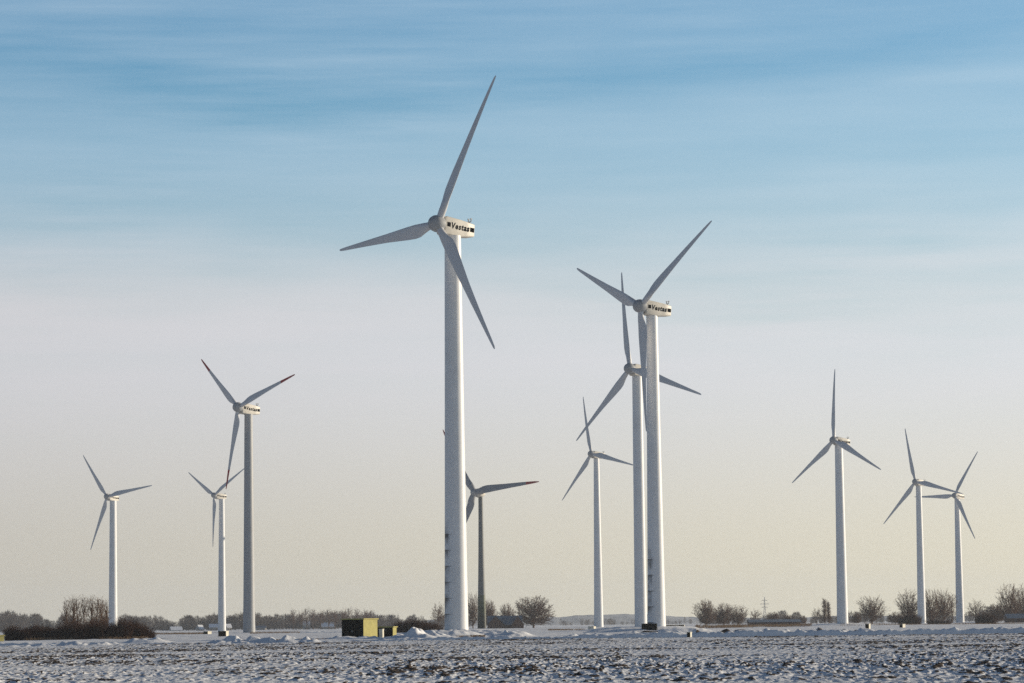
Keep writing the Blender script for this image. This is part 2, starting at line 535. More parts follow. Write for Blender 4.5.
def build_hill():
    xs = np.linspace(-1500, 1500, 420)
    ys = np.array([6300, 6500, 6700, 6900, 7100, 7300])
    prof = np.array([0, 0.35, 0.75, 1.0, 0.75, 0.0])
    X, Y = np.meshgrid(xs, ys)
    h = 6 + 14 * np.exp(-((xs - 230) / 190) ** 2) + 5 * np.exp(-((xs + 200) / 300) ** 2) + 3 * np.exp(-((xs - 750) / 260) ** 2)
    top = h + 2.2 * vnoise(xs / 14, xs * 0, 71) + 2.5 * vnoise(xs / 60, xs * 0, 72)
    Z = prof[:, None] * top[None, :] + (prof[:, None] > 0) * 2.0 * vnoise(X / 22, Y / 30, 73) - 0.5
    V = np.stack([X, Y, Z], -1).reshape(-1, 3)
    nr, nc = X.shape
    idx = np.arange(nr * nc).reshape(nr, nc)
    Fq = np.stack([idx[:-1, :-1], idx[:-1, 1:], idx[1:, 1:], idx[1:, :-1]], -1).reshape(-1, 4)
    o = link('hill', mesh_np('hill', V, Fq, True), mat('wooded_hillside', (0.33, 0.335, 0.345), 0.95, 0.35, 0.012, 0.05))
    o['kind'] = 'structure'


build_hill()

# ------------------------------------------------------------------ wind turbines
def blade_mesh(name, r0, r1, chords, bend=0.03):
    """unit-radius blade from r0 to r1: Z span, X towards the trailing edge, Y towards the wind"""
    mb = MB()
    rs = sorted(set([r0, r1] + [r for r in np.linspace(0.03, 1.0, 34) if r0 < r < r1] + [c[0] for c in chords if r0 < c[0] < r1]))
    cr = [c[0] for c in chords]
    cv = [c[1] for c in chords]
    n = 22
    rings = []
    for r in rs:
        c = float(np.interp(r, cr, cv))
        k = float(np.clip((r - 0.055) / 0.13, 0, 1))
        k = k * k * (3 - 2 * k)                 # 0 round root, 1 aerofoil
        tw = R_(15.0 * (1 - r) ** 2)
        th = float(np.interp(r, [0.03, 0.2, 0.5, 1.0], [0.9, 0.30, 0.20, 0.13]))
        ring = []
        for j in range(n):
            a = 2 * math.pi * j / n
            xc = 0.5 - 0.5 * math.cos(a)
            yt = 5 * 0.2 * (0.2969 * math.sqrt(max(xc, 0)) - 0.126 * xc - 0.3516 * xc ** 2 + 0.2843 * xc ** 3 - 0.1036 * xc ** 4)
            ya = (yt if a < math.pi else -yt) * th * 5 / 1.0 * c * 0.2 * 5
            px, py = (xc - 0.33) * c, ya * 0.5
            qx, qy = -0.5 * math.cos(a) * c, 0.5 * math.sin(a) * c
            x = qx * (1 - k) + px * k
            y = qy * (1 - k) + py * k
            x, y = x * math.cos(tw) + y * math.sin(tw), -x * math.sin(tw) + y * math.cos(tw)
            ring.append((x, y - bend * r * r, r))
        rings.append(ring)
    mb.loft(rings)
    me = mb.mesh(name, True)
    return me


CH_V = [(0.03, 0.048), (0.06, 0.046), (0.10, 0.055), (0.17, 0.084), (0.22, 0.090), (0.30, 0.083), (0.5, 0.058), (0.75, 0.037), (0.93, 0.023), (0.985, 0.016), (1.0, 0.008)]
CH_E = [(0.03, 0.062), (0.07, 0.075), (0.13, 0.100), (0.2, 0.098), (0.3, 0.086), (0.5, 0.063), (0.75, 0.043), (0.93, 0.024), (0.985, 0.012), (1.0, 0.004)]
RT = 0.76
BL = {'plain': blade_mesh('blade', 0.035, 1.0, CH_V), 'inner': blade_mesh('blade', 0.035, RT, CH_V), 'tip': blade_mesh('red_tip', RT, 1.0, CH_V),
      'inner_e': blade_mesh('blade', 0.035, 0.80, CH_E, bend=0.03), 'tip_e': blade_mesh('red_tip', 0.80, 1.0, CH_E, bend=0.03)}
for k_, me_ in BL.items():
    me_.materials.append(M['red'] if k_.startswith('tip') else M['blade_grey' if k_.endswith('_e') else 'blade'])


def lathe_y(prof, n=28):
    """profile (y, radius) turned about the local Y axis (Y = into the wind)"""
    mb = MB()
    rings = [[(r * math.cos(2 * math.pi * j / n), y, r * math.sin(2 * math.pi * j / n)) for j in range(n)] for y, r in prof]
    mb.loft(rings)
    return mb.mesh('hub', True)


HUB_V = lathe_y([(-0.60, 0.95), (-0.55, 1.2), (0.2, 1.28), (0.75, 1.16), (1.15, 0.92), (1.42, 0.58), (1.57, 0.25), (1.61, 0.03)])
HUB_V.materials.append(M['grey_paint'])
HUB_E = lathe_y([(-1.3, 1.5), (-1.1, 1.62), (0.4, 1.5), (1.2, 1.1), (1.7, 0.65), (1.95, 0.25), (2.0, 0.03)])
HUB_E.materials.append(M['grey_paint'])


def rrect(x, hw, z0, z1, rad, n=4):
    """rounded-rectangle section in the plane x"""
    pts = []
    for cx, cz, a0 in ((hw - rad, z1 - rad, 0), (-hw + rad, z1 - rad, 90), (-hw + rad, z0 + rad, 180), (hw - rad, z0 + rad, 270)):
        for i in range(n + 1):
            a = R_(a0 + 90 * i / n)
            pts.append((x, cx + rad * math.cos(a), cz + rad * math.sin(a)))
    return pts


def nacelle_mesh():
    mb = MB()
    mb.loft([rrect(0.62, 0.75, -0.9, 0.85, 0.4), rrect(0.70, 0.98, -1.28, 1.10, 0.2), rrect(0.95, 1.02, -1.46, 1.22, 0.15),
             rrect(3.4, 1.02, -1.46, 1.10, 0.13), rrect(4.8, 1.00, -1.30, 1.00, 0.13), rrect(6.40, 0.95, -1.08, 0.84, 0.13), rrect(6.53, 0.86, -0.98, 0.74, 0.15)])
    return mb.mesh('nacelle', True)


def nacelle_e_mesh():
    mb = MB()
    n = 24
    prof = [(1.32, 1.45), (1.8, 1.75), (2.6, 1.9), (3.6, 1.82), (4.8, 1.45), (5.8, 0.95), (6.5, 0.45), (6.75, 0.06)]
    mb.loft([[(x, r * math.cos(2 * math.pi * j / n), r * math.sin(2 * math.pi * j / n)) for j in range(n)] for x, r in prof])
    return mb.mesh('nacelle', True)


NAC, NAC_E = nacelle_mesh(), nacelle_e_mesh()
NAC.materials.append(M['nacelle'])
NAC_E.materials.append(M['nacelle'])


def text_mesh(body, size, depth, bold, shear):
    cu = bpy.data.curves.new('lettering', 'FONT')
    cu.body = body
    cu.size = size
    cu.extrude = depth
    cu.offset = bold
    cu.shear = shear
    cu.resolution_u = 3
    cu.align_x = 'CENTER'
    cu.align_y = 'CENTER'
    cu.space_character = 1.2
    ob = bpy.data.objects.new('lettering', cu)
    COL.objects.link(ob)
    dg = bpy.context.evaluated_depsgraph_get()
    dg.update()
    me = bpy.data.meshes.new_from_object(ob.evaluated_get(dg))
    bpy.data.objects.remove(ob)
    bpy.data.curves.remove(cu)
    me.materials.clear()
    me.materials.append(M['black'])
    co = np.zeros(len(me.vertices) * 3, dtype=np.float32)
    me.vertices.foreach_get('co', co)
    co = co.reshape(-1, 3)
    lo, hi = co.min(0), co.max(0)
    co = (co - (lo + hi) / 2) / (hi - lo) * np.array([3.55, 0.96, 0.03])
    me.vertices.foreach_set('co', co.astype(np.float32).ravel())
    me.update()
    return me


LETTER = text_mesh('Vestas', 1.0, 0.012, 0.03, 0.2)


def block_mesh(sd, x0, x1, hw, dz_):
    """one black end block of the name band on a flank"""
    mb = MB()
    y0, y1 = sorted((sd * (hw - 0.06), sd * (hw + 0.014)))
    mb.box(x0, x1, y0, y1, -0.32 + dz_, 0.34 + dz_)
    me = mb.mesh('name_block')
    me.materials.append(M['black'])
    return me


BLOCKS = [block_mesh(sd, *q) for sd in (-1, 1) for q in ((0.98, 1.66, 1.02, 0.02), (5.55, 6.38, 0.968, -0.10))]


def mast_mesh():
    mb = MB()
    mb.bar((6.25, 0, 0.8), (6.25, 0, 1.28), 0.08)
    mb.bar((6.25, -0.30, 1.28), (6.25, 0.30, 1.28), 0.075)
    for q in (-0.30, 0.30):
        mb.bar((6.25, q, 1.28), (6.25, q, 1.62), 0.075)
        mb.box(6.12, 6.40, q - 0.07, q + 0.07, 1.62, 1.80)
    return mb.mesh('weather_mast')


MAST = mast_mesh()
MAST.materials.append(M['steel'])

TURB_GROUP = 'wind turbines across the snowy plain'


def proj(P):
    d = Vector(P) - EYE
    f = d.dot(_f)
    return CX + F_PX * d.dot(CR) / f, CY - F_PX * d.dot(CU) / f


def fit_rotor(hub, tips, D, k, bend):
    """hub, radius, heading and rotor phase of a turbine measured by its hub and three blade tips"""
    mx, my = sum(t[0] for t in tips) / 3, sum(t[1] for t in tips) / 3
    Rpx = math.sqrt(sum((t[1] - my) ** 2 for t in tips) / 1.5)
    alpha = math.atan2(at(hub[0], hub[1], D).x, D)
    c = sum(complex(math.cos(3 * p), math.sin(3 * p)) for p in [math.atan2(-(y - my), (x - mx) / k) for x, y in tips])
    p = np.array([hub[0], hub[1], Rpx * D / F_PX, math.acos(k) + alpha, math.atan2(c.imag, c.real) / 3])
    order = None

    def model(p):
        p = [float(v) for v in p]
        hw = at(p[0], p[1], D)
        tail = Vector((math.sin(p[3]), math.cos(p[3]), 0))
        e1 = Vector((math.cos(p[3]), -math.sin(p[3]), 0))
        tl = R_(4.5)
        e2 = Vector((0, 0, math.cos(tl))) + tail * math.sin(tl)
        fr = e1.cross(e2)
        return [proj(hw + p[2] * (e1 * math.cos(p[4] + i * 2.0944) + e2 * math.sin(p[4] + i * 2.0944) - fr * bend)) for i in range(3)]
    q = model(p)
    order = [min(range(3), key=lambda j: (tips[j][0] - a) ** 2 + (tips[j][1] - b) ** 2) for a, b in q]
    p0 = p.copy()

    def res(p):
        r = []
        for (a, b), j in zip(model(p), order):
            r += [a - tips[j][0], b - tips[j][1]]
        r += [0.8 * (p[0] - p0[0]), 0.8 * (p[1] - p0[1]), 3.0 * (p[3] - p0[3])]
        return np.array(r)
    st = np.array([0.01, 0.01, 0.01, 1e-4, 1e-4])
    for _ in range(12):
        r = res(p)
        J = np.stack([(res(p + np.eye(5)[i] * st[i]) - r) / st[i] for i in range(5)], 1)
        p = p - np.linalg.solve(J.T @ J + 1e-6 * np.eye(5), J.T @ r)
    print('fit', [round(float(v), 2) for v in res(p)[:6]], 'hub shift', round(p[0] - hub[0], 1), round(p[1] - hub[1], 1), 'k', round(math.cos(p[3] - alpha), 3))
    return (float(p[0]), float(p[1])), float(p[2]), float(p[3]), float(p[4])


def turbine(label, hub, tips, base, wbot, wtop, D, k, tower_mat, kind='v', text=True, band=True, mast=True, red=False, nsc=1.0):
    fit = fit_rotor(hub, tips, D, k, 0.03)
    tx = [t_[0] for t_ in tips]
    ty = [t_[1] for t_ in tips]
    mx, my = sum(tx) / 3, sum(ty) / 3
    Rpx = math.sqrt(sum((v - my) ** 2 for v in ty) / 1.5)
    hub, Rm, psi, phi0 = fit
    s = nsc * (Rm / 23.5 if kind == 'v' else Rm / 33.0)
    hw = at(hub[0], hub[1], D)
    alpha = math.atan2(hw.x, hw.y)
    tail = Vector((math.sin(psi), math.cos(psi), 0))
    e1 = Vector((math.cos(psi), -math.sin(psi), 0))
    tilt = R_(4.5)
    e2 = Vector((0, 0, math.cos(tilt))) + tail * math.sin(tilt)
    front = e1.cross(e2)
    ov = 2.7 * s
    Dt = D + ov * tail.y
    bw = at(base[0], base[1], Dt)
    root = empty('wind_turbine', bw)
    tag(root, label, 'wind turbine', TURB_GROUP)
    # tower
    scale = D / F_PX
    rb, rt = wbot * scale / 2, wtop * scale / 2
    ztop = hw.z - bw.z - (1.58 if kind == 'v' else 1.6) * s
    n = 56
    mb = MB()
    rings = []
    zs = list(np.linspace(0, ztop, 26))
    for z in zs:
        f = z / ztop
        r = rb + (rt - rb) * (f ** (0.85 if kind == 'v' else 1.0))
        if kind == 'e':
            r = rt + (rb - rt) * (1 - f) ** 1.6
        rings.append([(r * math.cos(2 * math.pi * j / n), r * math.sin(2 * math.pi * j / n), z) for j in range(n)])
    rings.insert(0, [(p[0], p[1], -2.5) for p in rings[0]])
    mb.loft(rings)
    tw = link('tower', mb.mesh('tower', True), tower_mat, root)
    for fz in (0.34, 0.67):                      # bolted section joints
        fr = rb + (rt - rb) * (fz ** (0.85 if kind == 'v' else 1.0)) if kind == 'v' else rt + (rb - rt) * (1 - fz) ** 1.6
        mbj = MB()
        mbj.loft([[((fr + 0.012) * math.cos(2 * math.pi * j / n), (fr + 0.012) * math.sin(2 * math.pi * j / n), ztop * fz + q) for j in range(n)] for q in (-0.07, 0.07)])
        link('joint_ring', mbj.mesh('joint_ring', True), tower_mat, tw)
    # nacelle and what it carries
    tl_ax = tail * math.cos(tilt) - Vector((0, 0, math.sin(tilt)))
    nm = Matrix((tl_ax, Vector((0, 0, 1)).cross(tail), e2)).transposed().to_4x4()
    loc = hw - bw
    T = Matrix.Translation(loc) @ nm @ Matrix.Scale(s, 4)
    na = link('nacelle', NAC if kind == 'v' else NAC_E, None, root)
    na.matrix_basis = T
    if kind == 'v':
        if band:
            for bm_ in BLOCKS:
                link('name_block', bm_, None, na)
        if text:
            for sd in (-1, 1):
                o = link('lettering', LETTER, None, na)
                X = Vector((-sd * -1, 0, 0)) if sd < 0 else Vector((-1, 0, 0))
                X = Vector((1, 0, 0)) if sd < 0 else Vector((-1, 0, 0))
                Z = Vector((0, sd, 0))
                Yv = Z.cross(X)
                o.matrix_basis = Matrix.Translation((3.62, sd * 1.024, -0.02)) @ Matrix((X, Yv, Z)).transposed().to_4x4()
        if mast:
            link('weather_mast', MAST, None, na)
    # hub and blades
    hb = link('hub', HUB_V if kind == 'v' else HUB_E, None, root)
    hb.matrix_basis = Matrix.Translation(loc) @ Matrix((e1, front, e2)).transposed().to_4x4() @ Matrix.Scale(s, 4)
    for i in range(3):
        p = phi0 + i * 2 * math.pi / 3
        span = e1 * math.cos(p) + e2 * math.sin(p)
        trail = e2 * math.cos(p) - e1 * math.sin(p)
        key = 'plain' if not red else ('inner' if kind == 'v' else 'inner_e')
        b = link('blade', BL[key], None, root)
        b.matrix_basis = Matrix.Translation(loc) @ Matrix((trail, front, span)).transposed().to_4x4() @ Matrix.Scale(Rm, 4)
        if red:
            link('red_tip', BL['tip' if kind == 'v' else 'tip_e'], None, b)
    print('turbine', label[:30], 'R', round(Rm, 1), 'hub', round(hw.z - bw.z, 1), 'D', D)
    return root


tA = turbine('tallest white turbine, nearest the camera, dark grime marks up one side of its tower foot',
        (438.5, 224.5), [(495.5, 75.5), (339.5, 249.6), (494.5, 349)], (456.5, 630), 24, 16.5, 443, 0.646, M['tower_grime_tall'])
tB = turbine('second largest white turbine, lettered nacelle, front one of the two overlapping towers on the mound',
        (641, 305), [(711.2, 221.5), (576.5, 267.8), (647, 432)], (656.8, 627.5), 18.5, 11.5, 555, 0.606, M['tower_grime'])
tC = turbine('white turbine half hidden behind the lettered turbine on the mound, plain nacelle',
        (631, 370.5), [(621.8, 272), (575.8, 440.3), (701, 394.2)], (641, 628), 12.5, 10, 711, 0.727, M['paint'], text=False, band=False)
tD = turbine('thin white turbine between the big round tree and the two overlapping towers',
        (592, 453.5), [(584, 397), (561, 501), (634, 465)], (598.8, 628), 9.6, 5.6, 1155, 0.706, M['paint'], text=False, band=False)
tE = turbine('grey turbine with green banded tower foot, its rotor partly behind the tallest tower',
        (477, 493.3), [(537, 487), (436.5, 424.5), (454, 566)], (482, 629), 9.0, 4.6, 1425, 0.78, M['green_base'], kind='e', text=False, band=False, mast=False, red=True)
tF = turbine('red tipped turbine on a grey tower with a lettered nacelle, left of the yellow shed',
        (240.2, 407.5), [(200.5, 358.5), (294.2, 375), (226.3, 489.5)], (249.2, 635), 12.3, 8.2, 940, 0.68, M['grey_paint'], red=True, nsc=1.13)
tG = turbine('small white turbine just left of the red tipped one, dark box at its foot',
        (216, 493), [(187, 471), (244, 469), (215, 548)], (222, 633), 8.2, 5.4, 1355, 0.63, M['paint'], text=True)
tH = turbine('leftmost white turbine, its foot hidden in the dark shrubs',
        (106.7, 496.3), [(83, 455), (152, 486), (91, 550)], (113, 636), 9.2, 6.6, 1258, 0.78, M['paint'], text=True)
tI = turbine('white turbine with one blade pointing straight up, alone right of the pylon',
        (833.5, 440), [(835, 369), (792, 483), (881, 470)], (842.7, 626), 11.4, 8.0, 979, 0.713, M['paint'], text=True)
tJ = turbine('white turbine whose blade crosses in front of the rightmost turbine',
        (915, 481.5), [(905.5, 428.5), (883.3, 524.2), (962, 493.6)], (922, 626), 8.7, 5.6, 1272, 0.826, M['paint'], text=False, band=False)
tK = turbine('rightmost and smallest white turbine, one blade lying level to the left',
        (954.9, 495.2), [(977.7, 451.6), (914.5, 496.8), (975, 539)], (960.3, 625), 8.6, 5.2, 1438, 0.80, M['paint'], text=True)


# ------------------------------------------------------------------ trees
def tubes(segs, sides):
    """numpy tubes for segments (p0, p1, r0, r1)"""
    A = np.array([s_[0] for s_ in segs], dtype=np.float32)
    B = np.array([s_[1] for s_ in segs], dtype=np.float32)
    r0 = np.array([s_[2] for s_ in segs], dtype=np.float32)
    r1 = np.array([s_[3] for s_ in segs], dtype=np.float32)
    d = B - A
    d /= np.linalg.norm(d, axis=1, keepdims=True) + 1e-9
    ref = np.where(np.abs(d[:, 2:3]) < 0.9, np.array([[0, 0, 1.0]]), np.array([[1.0, 0, 0]]))
    u = np.cross(d, ref)
    u /= np.linalg.norm(u, axis=1, keepdims=True) + 1e-9
    v = np.cross(d, u)
    n = len(segs)
    V = np.zeros((n, 2, sides, 3), dtype=np.float32)
    for j in range(sides):
        a = 2 * math.pi * j / sides
        o = u * math.cos(a) + v * math.sin(a)
        V[:, 0, j] = A + o * r0[:, None]
        V[:, 1, j] = B + o * r1[:, None]
    base = (np.arange(n) * 2 * sides)[:, None]
    F = []
    for j in range(sides):
        k = (j + 1) % sides
        F.append(np.concatenate([base + j, base + k, base + sides + k, base + sides + j], 1))
    return V.reshape(-1, 3), np.concatenate(F, 0)


def grow(seed, kind, H=10.0):
    """a bare winter tree: limbs reach from the trunk to points all through a crown envelope and break up into twigs"""
    rng = random.Random(seed)
    P = {  # limbs, branches, twigs, envelope centre, half height, half width, lowest fork, topmost fork, how steeply limbs rise
        'round': (74, 17, 6, 0.53, 0.47, 0.50, 0.08, 0.50, 0.35),
        'vase': (50, 12, 6, 0.58, 0.42, 0.40, 0.05, 0.40, 0.75),
        'poplar': (24, 8, 3, 0.60, 0.40, 0.15, 0.15, 0.78, 0.80),
        'column': (40, 10, 6, 0.52, 0.48, 0.10, 0.06, 0.80, 0.85),
        'thin': (24, 11, 6, 0.62, 0.38, 0.34, 0.25, 0.60, 0.50),
    }[kind]
    nl, nb, nt, cz, rz, rx, f0, f1, steep = P
    trunk, crown = [], []
    top = {'round': 0.62, 'vase': 0.5, 'poplar': 0.94, 'column': 0.96, 'thin': 0.78}[kind] * H
    r0 = {'round': 0.024, 'vase': 0.024, 'poplar': 0.015, 'column': 0.016, 'thin': 0.016}[kind] * H
    lean = Vector((rng.gauss(0, 0.03), rng.gauss(0, 0.03), 0))
    ax = [Vector((0, 0, -0.4))]
    for i in range(1, 9):
        ax.append(Vector((lean.x * H * i / 8 + rng.gauss(0, 0.006 * H), lean.y * H * i / 8 + rng.gauss(0, 0.006 * H), top * i / 8)))
    for i in range(8):
        trunk.append((ax[i], ax[i + 1], r0 * (1 - 0.085 * i), r0 * (1 - 0.085 * (i + 1))))

    def axis(t_):
        i = min(int(t_ * 8), 7)
        return ax[i].lerp(ax[i + 1], t_ * 8 - i)
    lobes = [(rng.random() * 6.283, rng.uniform(0.78, 1.12)) for _ in range(5)]
    for c in range(nl):
        a = c * 2.39996 + rng.gauss(0, 0.25)
        u = rng.random()
        v = (c + rng.random()) / nl
        zz = -0.8 + 1.78 * v
        lob = 1.0
        for la, lm in lobes:
            lob *= 1 + (lm - 1) * max(0, math.cos(a - la + 2.2 * zz))
        rr = math.sqrt(max(0.02, 1 - zz * zz)) * rng.uniform(0.55, 1.0) ** 0.6 * lob
        tgt = Vector((math.cos(a) * rr * rx * H, math.sin(a) * rr * rx * H, (cz + rz * zz * rng.uniform(0.92, 1.0)) * H))
        fh = f0 + (f1 - f0) * min(1, max(0, v * 0.9 + rng.gauss(0, 0.12)))
        fh = min(fh * H, tgt.z - 0.06 * H, top)
        o = axis(max(0.02, fh / top))
        ln = (tgt - o).length
        ctl = o.lerp(tgt, 0.45) + Vector((0, 0, -0.12 * ln * (1 - steep))) + Vector((math.cos(a), math.sin(a), 0)) * ln * 0.12 * (1 - steep)
        pts = []
        for i in range(8):
            t_ = i / 7
            p = o * (1 - t_) ** 2 + ctl * 2 * t_ * (1 - t_) + tgt * t_ * t_
            pts.append(p + Vector((rng.gauss(0, 1), rng.gauss(0, 1), rng.gauss(0, 1))) * 0.008 * H * (i > 0))
        rl = r0 * rng.uniform(0.28, 0.45)
        for i in range(7):
            crown.append((pts[i], pts[i + 1], max(rl * (1 - 0.12 * i), 0.02), max(rl * (1 - 0.12 * (i + 1)), 0.018)))
        for b_ in range(nb):
            t_ = 0.25 + 0.75 * (b_ + rng.random()) / nb
            i = min(int(t_ * 7), 6)
            bp = pts[i].lerp(pts[i + 1], t_ * 7 - i)
            tan = (pts[i + 1] - pts[i]).normalized()
            d = (tan * 0.7 + Vector((rng.gauss(0, 0.55), rng.gauss(0, 0.55), rng.gauss(0.25 * steep, 0.4)))).normalized()
            L = H * rng.uniform(0.06, 0.13) * (0.75 if kind in ('column', 'poplar') else 1.0)
            q = bp
            for k in range(3):
                q2 = q + d * L / 3
                crown.append((q, q2, 0.026 - 0.004 * k, 0.023 - 0.004 * k))
                for w_ in range(nt // 2 + (k == 2)):
                    e = (d + Vector((rng.gauss(0, 0.6), rng.gauss(0, 0.6), rng.gauss(0.15, 0.45)))).normalized()
                    crown.append((q2, q2 + e * H * rng.uniform(0.03, 0.06), 0.017, 0.009))
                q = q2
                d = (d + Vector((rng.gauss(0, 0.2), rng.gauss(0, 0.2), 0.12 * steep + rng.gauss(0, 0.15)))).normalized()
    return trunk, crown


TREE = {}


def norm_segs(trunk, crown):
    """scale so the tree is 1 high and 1 wide"""
    pts = np.array([s_[1] for s_ in trunk + crown])
    h = np.percentile(pts[:, 2], 99.7)
    wd = np.percentile(pts[:, 0], 99.2) - np.percentile(pts[:, 0], 0.8)
    return h, wd


for kind in ('round', 'vase', 'poplar', 'column', 'thin'):
    TREE[kind] = []
    for sd in range(3 if kind in ('round', 'vase', 'poplar') else 2):
        tr, cr_ = grow(sd * 17 + len(kind), kind)
        h, wd = norm_segs(tr, cr_)
        tm = mesh_np('trunk', *tubes(tr, 7), smooth=True)
        tm.materials.append(M['bark'])
        cm = mesh_np('crown', *tubes(cr_, 3))
        cm.materials.append(M['twig'])
        TREE[kind].append((tm, cm, h, wd))
        print(kind, sd, len(cr_), round(h, 1), round(wd, 1))
_trng = random.Random(5)
BOX_UP = 0


def tree(kind, var, px, wpx, hpx, D, label, group='bare winter trees on the horizon', name='bare_tree', cat='tree'):
    tm, cm, h, wd = TREE[kind][var % len(TREE[kind])]
    x = gx(px, D)
    root = empty(name, (x, D, gz(x, D)))
    tag(root, label, cat, group)
    sz = hpx * D / F_PX / h
    sx = wpx * D / F_PX / wd
    root.scale = (sx, sx, sz)
    root.rotation_euler = (0, 0, _trng.choice((0, math.pi)))
    link('trunk', tm, None, root)
    link('crown', cm, None, root)
    return root


# right-hand trees
tree('round', 0, 706, 22, 26, 1500, 'broad bare tree, left of the pair standing right of the snow mound')
tree('round', 1, 724, 22, 22, 1540, 'bare tree, inner one of the dark pair right of the snow mound')
tree('vase', 0, 738, 20, 20, 1520, 'low wide bare tree at the right end of the dark clump by the snow mound')
tree('thin', 0, 755.5, 12, 16, 1650, 'small sparse tree just left of the pylon')
tree('round', 2, 773, 13, 13, 1600, 'small round bare tree just right of the pylon')
tree('round', 0, 788, 14, 10, 1650, 'low bushy tree behind the long barn')
tree('round', 1, 803, 8, 9, 1700, 'smallest low tree, beyond the right end of the long barn')
tree('thin', 1, 817, 12, 17, 1500, 'small sparse tree at the foot of the narrow columnar tree')
tree('column', 0, 825, 6, 26, 1500, 'narrow columnar tree left of the lone turbine, taller of the two columns')
tree('column', 1, 829, 5, 23, 1510, 'shorter columnar tree touching the taller column beside it')
tree('vase', 1, 872, 27, 28, 1450, 'rounded bare tree standing alone right of the upright bladed turbine')
tree('round', 2, 857, 10, 12, 1500, 'low tree tucked under the left side of the lone rounded tree')
tree('vase', 0, 909, 22, 34, 1350, 'tall spreading tree half behind the tower with crossing blades')
tree('vase', 2, 931, 20, 34, 1350, 'tall bare tree right behind the tower with crossing blades, first of three')
tree('vase', 1, 943, 18, 34, 1360, 'middle tall bare tree between the two rightmost towers')
tree('poplar', 0, 952, 14, 31, 1370, 'tall bare tree leaning on the rightmost tower, last of three')
tree('round', 1, 896, 16, 12, 1500, 'low bare tree left of the tall spreading tree')
tree('thin', 0, 976, 18, 24, 1400, 'small open crowned tree just right of the rightmost tower')
tree('round', 0, 997, 24, 20, 1430, 'broad low tree below the tallest tree of the right edge')
tree('vase', 2, 1010, 24, 39, 1400, 'tallest tree at the right edge of the picture')
tree('vase', 0, 1025, 26, 38, 1420, 'tall tree cut off by the right edge of the picture')
tree('round', 2, 1018, 26, 18, 1440, 'low broad tree at the foot of the right edge trees')
# farm trees
tree('vase', 1, 473, 15, 35, 1540, 'tall bare tree between the tallest tower and the green footed tower', 'bare trees around the farmhouse')
tree('round', 0, 489, 18, 28, 1560, 'bare tree directly behind the green footed tower', 'bare trees around the farmhouse')
tree('round', 1, 507, 16, 24, 1570, 'bare tree rising behind the farmhouse ridge', 'bare trees around the farmhouse')
tree('round', 2, 533.5, 36, 31, 1530, 'big round bare tree right of the farmhouse', 'bare trees around the farmhouse')
tree('thin', 1, 438, 15, 26, 1500, 'sparse tree half hidden left of the tallest tower', 'bare trees around the farmhouse')
# poplars behind the hedge at left
for i, (px, hp, wp) in enumerate([(66, 40, 11), (72, 42, 12), (78, 42, 12), (84, 43, 12), (90, 42, 12), (96, 42, 13), (101, 41, 12), (105, 38, 11)]):
    tree('poplar', i, px, wp, hp, 620 + 6 * (i % 3), 'bare poplar in the close row behind the dark hedge at the left', 'bare poplars behind the left hedge', 'bare_poplar')
# tall thin trees over the far wood, left of the shed
for i, (px, hp) in enumerate([(293, 18), (301, 16), (307, 19), (313, 18), (321, 17), (329, 18), (335, 17), (344, 18), (350, 19), (357, 18), (365, 17), (372, 16)]):
    tree('thin' if i % 3 == 1 else 'poplar', i, px, 10, hp + 3, 2350 + 20 * (i % 4), 'faint thin tree standing up above the far wood behind the yellow shed', 'thin trees above the far wood', 'thin_tree')


# shrubs
def shrub_mesh(seed, n=260):
    rng = random.Random(seed)
    segs = []
    for i in range(n):
        a = rng.random() * 6.283
        r = math.sqrt(rng.random()) * 0.42
        p = Vector((math.cos(a) * r, math.sin(a) * r, -0.03))
        h = rng.uniform(0.55, 1.0) * math.sqrt(max(0.05, 1 - (r / 0.52) ** 2))
        q = p.copy()
        d = Vector((math.cos(a) * 0.3 + rng.gauss(0, 0.25), math.sin(a) * 0.3 + rng.gauss(0, 0.25), 1)).normalized()
        ns = 4
        for s_ in range(ns):
            q2 = q + d * (h / ns)
            segs.append((q, q2, 0.010 * (1 - 0.2 * s_), 0.010 * (1 - 0.2 * (s_ + 1)) + 0.001))
            for t_ in range(2):
                e = (d + Vector((rng.gauss(0, 0.6), rng.gauss(0, 0.6), rng.gauss(0.1, 0.3)))).normalized()
                segs.append((q2, q2 + e * rng.uniform(0.08, 0.2), 0.006, 0.003))
            q = q2
            d = (d + Vector((rng.gauss(0, 0.15), rng.gauss(0, 0.15), 0.05))).normalized()
    me = mesh_np('shrub', *tubes(segs, 3))
    me.materials.append(M['shrub'])
    return me


SHRUBS = [shrub_mesh(i) for i in range(4)]
_srng = random.Random(3)


def shrub(px, D, wpx, hpx, label, group, i=0):
    x = gx(px, D)
    o = link('shrub', SHRUBS[i % 4])
    o.location = (x, D, gz(x, D) - 0.05)
    o.scale = (wpx * D / F_PX, wpx * D / F_PX, hpx * D / F_PX)
    o.rotation_euler = (0, 0, _srng.random() * 6.28)
    tag(o, label, 'shrub', group)
    return o


